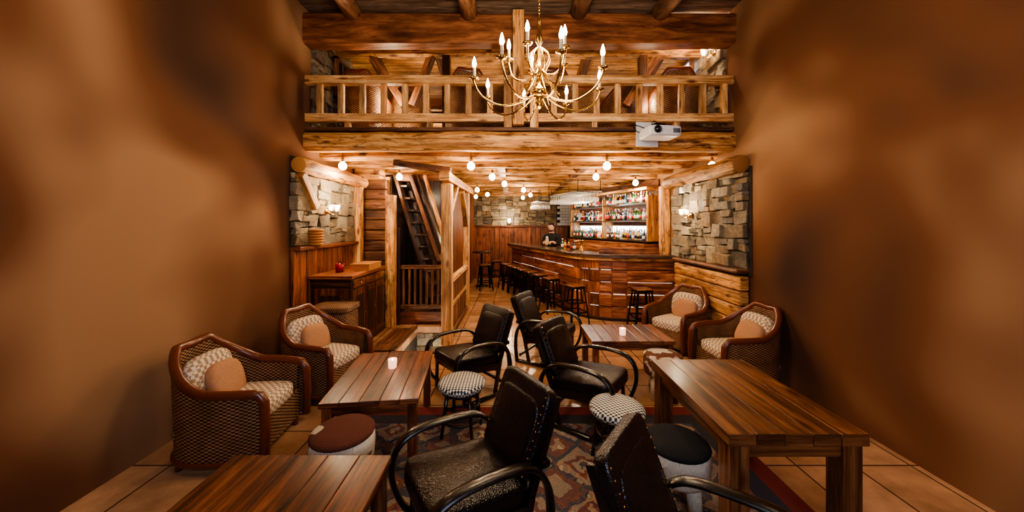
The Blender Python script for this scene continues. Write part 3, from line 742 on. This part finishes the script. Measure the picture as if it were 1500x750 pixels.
b=MB(); b.lathe([(.03,0),(.06,.02),(.05,.1),(.02,.12)],(-.1,12.12,2.0),flamem,12); b.box((-.1,12.19,2.05),(.1,.03,.18),brass); b.build('far_wall_sconce'); light('POINT','far_sconce_light',(-.1,11.85,2.2),30,WARM,.06)
# rug
b=MB(); b.box((0,0,.005),(3.7,4.3,.010),rugred); b.box((0,0,.0055),(3.4,4.0,.0105),rugblue); b.box((0,0,.006),(3.1,3.7,.011),rugm); b.build('oriental_rug',(.15,1.4,0)) 
# ------------------------------------------------------------ bartender
root=bpy.data.objects.new('bartender',None); scene.collection.objects.link(root); root.location=(1.13,9.7,.18); root.rotation_euler=(0,0,face(-.45,-.9))
def skinmesh(name,verts,edges,rad,assign,mats,rootv=0,sub=2):
    me=bpy.data.meshes.new(name+'_t'); me.from_pydata(verts,edges,[]); ob=bpy.data.objects.new(name+'_t',me); scene.collection.objects.link(ob)
    ob.modifiers.new('s','SKIN'); 
    for i,r in enumerate(rad):
        sv=me.skin_vertices[0].data[i]; sv.radius=r if isinstance(r,tuple) else (r,r); sv.use_root=(i==rootv)
    ss=ob.modifiers.new('ss','SUBSURF'); ss.levels=sub; ss.render_levels=sub
    dg=bpy.context.evaluated_depsgraph_get(); nm=bpy.data.meshes.new_from_object(ob.evaluated_get(dg)); bpy.data.objects.remove(ob)
    for m_ in mats: nm.materials.append(m_)
    for p in nm.polygons: p.use_smooth=True; p.material_index=assign(p.center)
    o=bpy.data.objects.new(name,nm); scene.collection.objects.link(o); o.parent=root; return o
v=[(0,0,.95),(0,0,1.1),(0,-.01,1.3),(0,0,1.42),(0,-.02,1.5),(0,-.04,1.57)]
e=[(0,1),(1,2),(2,3),(3,4),(4,5)]; r=[(.15,.11),(.145,.1),(.17,.11),(.13,.09),(.058,.058),(.055,.055)]
for s_ in (-1,1):
    k=len(v); v+=[(s_*.19,0,1.42),(s_*.25,-.03,1.17),(s_*.13,-.24,1.25),(s_*.1,-.29,1.27),(s_*.1,0,.88),(s_*.11,-.02,.5),(s_*.11,.02,.1),(s_*.12,-.14,.04)]
    e+=[(3,k),(k,k+1),(k+1,k+2),(k+2,k+3),(0,k+4),(k+4,k+5),(k+5,k+6),(k+6,k+7)]; r+=[.07,.052,.036,.028,.1,.07,.05,.045]
def asg(c):
    if c.z<.93: return 1
    if c.z>1.5 : return 2
    if c.y<-.2 and abs(c.x)<.2: return 2
    return 0
skinmesh('body',v,e,r,asg,[blackcloth,denim,skin])
for s_ in (-1,1):
    v=[(s_*.1,-.29,1.27),(s_*.085,-.34,1.26)];e=[(0,1)];r=[(.026,.02),(.034,.018)]
    for f in range(4):
        k=len(v);x=s_*(.085+(f-1.5)*.019);ln=(.85,1,.95,.75)[f]
        v+=[(x,-.355,1.258),(x,-.355-.03*ln,1.245),(x*.95,-.36-.035*ln,1.218),(x*.9,-.35-.02*ln,1.198)]; e+=[(1,k),(k,k+1),(k+1,k+2),(k+2,k+3)]; r+=[.0095,.009,.008,.007]
    k=len(v); v+=[(s_*.055,-.32,1.265),(s_*.035,-.35,1.25),(s_*.03,-.37,1.23)]; e+=[(0,k),(k,k+1),(k+1,k+2)]; r+=[.011,.0095,.008]
    skinmesh('hand_'+('l' if s_>0 else 'r'),v,e,r,lambda c:0,[skin],1,1)
b=MB()
rt=Euler((.3,0,.1)); hc=Vector((0,-.06,1.665)); qm=rt.to_matrix(); H_=lambda x,y,z: hc+qm@Vector((x,y,z))
b.pillow(hc,(.155,.195,.235),skin,rt,e=2.3,n=10); b.pillow(H_(0,-.02,-.08),(.12,.145,.09),hair,rt,e=2.6,n=8)
b.pillow(H_(0,.025,.035),(.168,.19,.19),hair,rt,e=2.3,n=8); b.pillow(H_(0,-.035,.105),(.14,.11,.05),hair,rt,e=2.3,n=6)
b.pillow(H_(0,-.105,-.015),(.026,.035,.05),skin,rt,e=2,n=5); b.pillow(H_(0,-.098,-.058),(.05,.016,.014),lip,rt,e=2,n=4)
for s_ in (-1,1):
    b.pillow(H_(s_*.032,-.09,.01),(.026,.014,.014),eye,rt,e=2,n=4); b.pillow(H_(s_*.032,-.097,.01),(.01,.006,.01),hair,rt,e=2,n=4)
    b.pillow(H_(s_*.033,-.095,.032),(.04,.012,.009),hair,rt,e=2,n=4); b.pillow(H_(s_*.08,.0,-.005),(.02,.035,.055),skin,rt,e=2,n=5)
b.build('head',parent=root)
b=MB(); b.pillow((0,-.385,1.27),(.1,.06,.2),towel,Euler((.1,.1,.2)),e=2.5,n=8); b.lathe([(.03,0),(.035,.12)],(0,-.38,1.3),glassm,12); b.build('bar_towel',parent=root)
# ------------------------------------------------------------ lights
light('AREA','daylight_window',(.4,YB+.05,2.6),72,(.62,.75,1),2.4,(math.radians(90),0,0),1.6)
for x in (-2,-.6,.9,2.3): light('POINT','loft_lamp',(x,5.6,3.9),38,WARM,.12); light('POINT','loft_lamp_rear',(x,8.2,3.7),32,WARM,.12)
light('POINT','back_bar_light',(1.75,8.3,2.35),42,(1,.88,.7),.1)
for x,y in ((-1.6,1.6),(1.8,1.6)): light('POINT','front_fill_light',(x,y,4.2),26,WARM,.3)  # fill lights added to brighten the near side walls, no fixtures
light('POINT','stairwell_lamp',(-1.4,5.5,-.5),30,(1,.88,.7),.08)
w=bpy.data.worlds.new('world'); scene.world=w; w.use_nodes=True; w.node_tree.nodes['Background'].inputs[0].default_value=(.5,.38,.27,1); w.node_tree.nodes['Background'].inputs[1].default_value=.25
# ------------------------------------------------------------ camera
cam=bpy.data.cameras.new('camera'); cam.sensor_width=36; cam.lens=12; cam.shift_y=-.03; cam.clip_start=.02
co=bpy.data.objects.new('camera',cam); scene.collection.objects.link(co); co.location=(0,0,1.9); co.rotation_euler=(math.radians(90),0,0); scene.camera=co
scene.view_settings.view_transform='AgX'; scene.view_settings.look='AgX - Medium High Contrast'; scene.view_settings.exposure=0.2
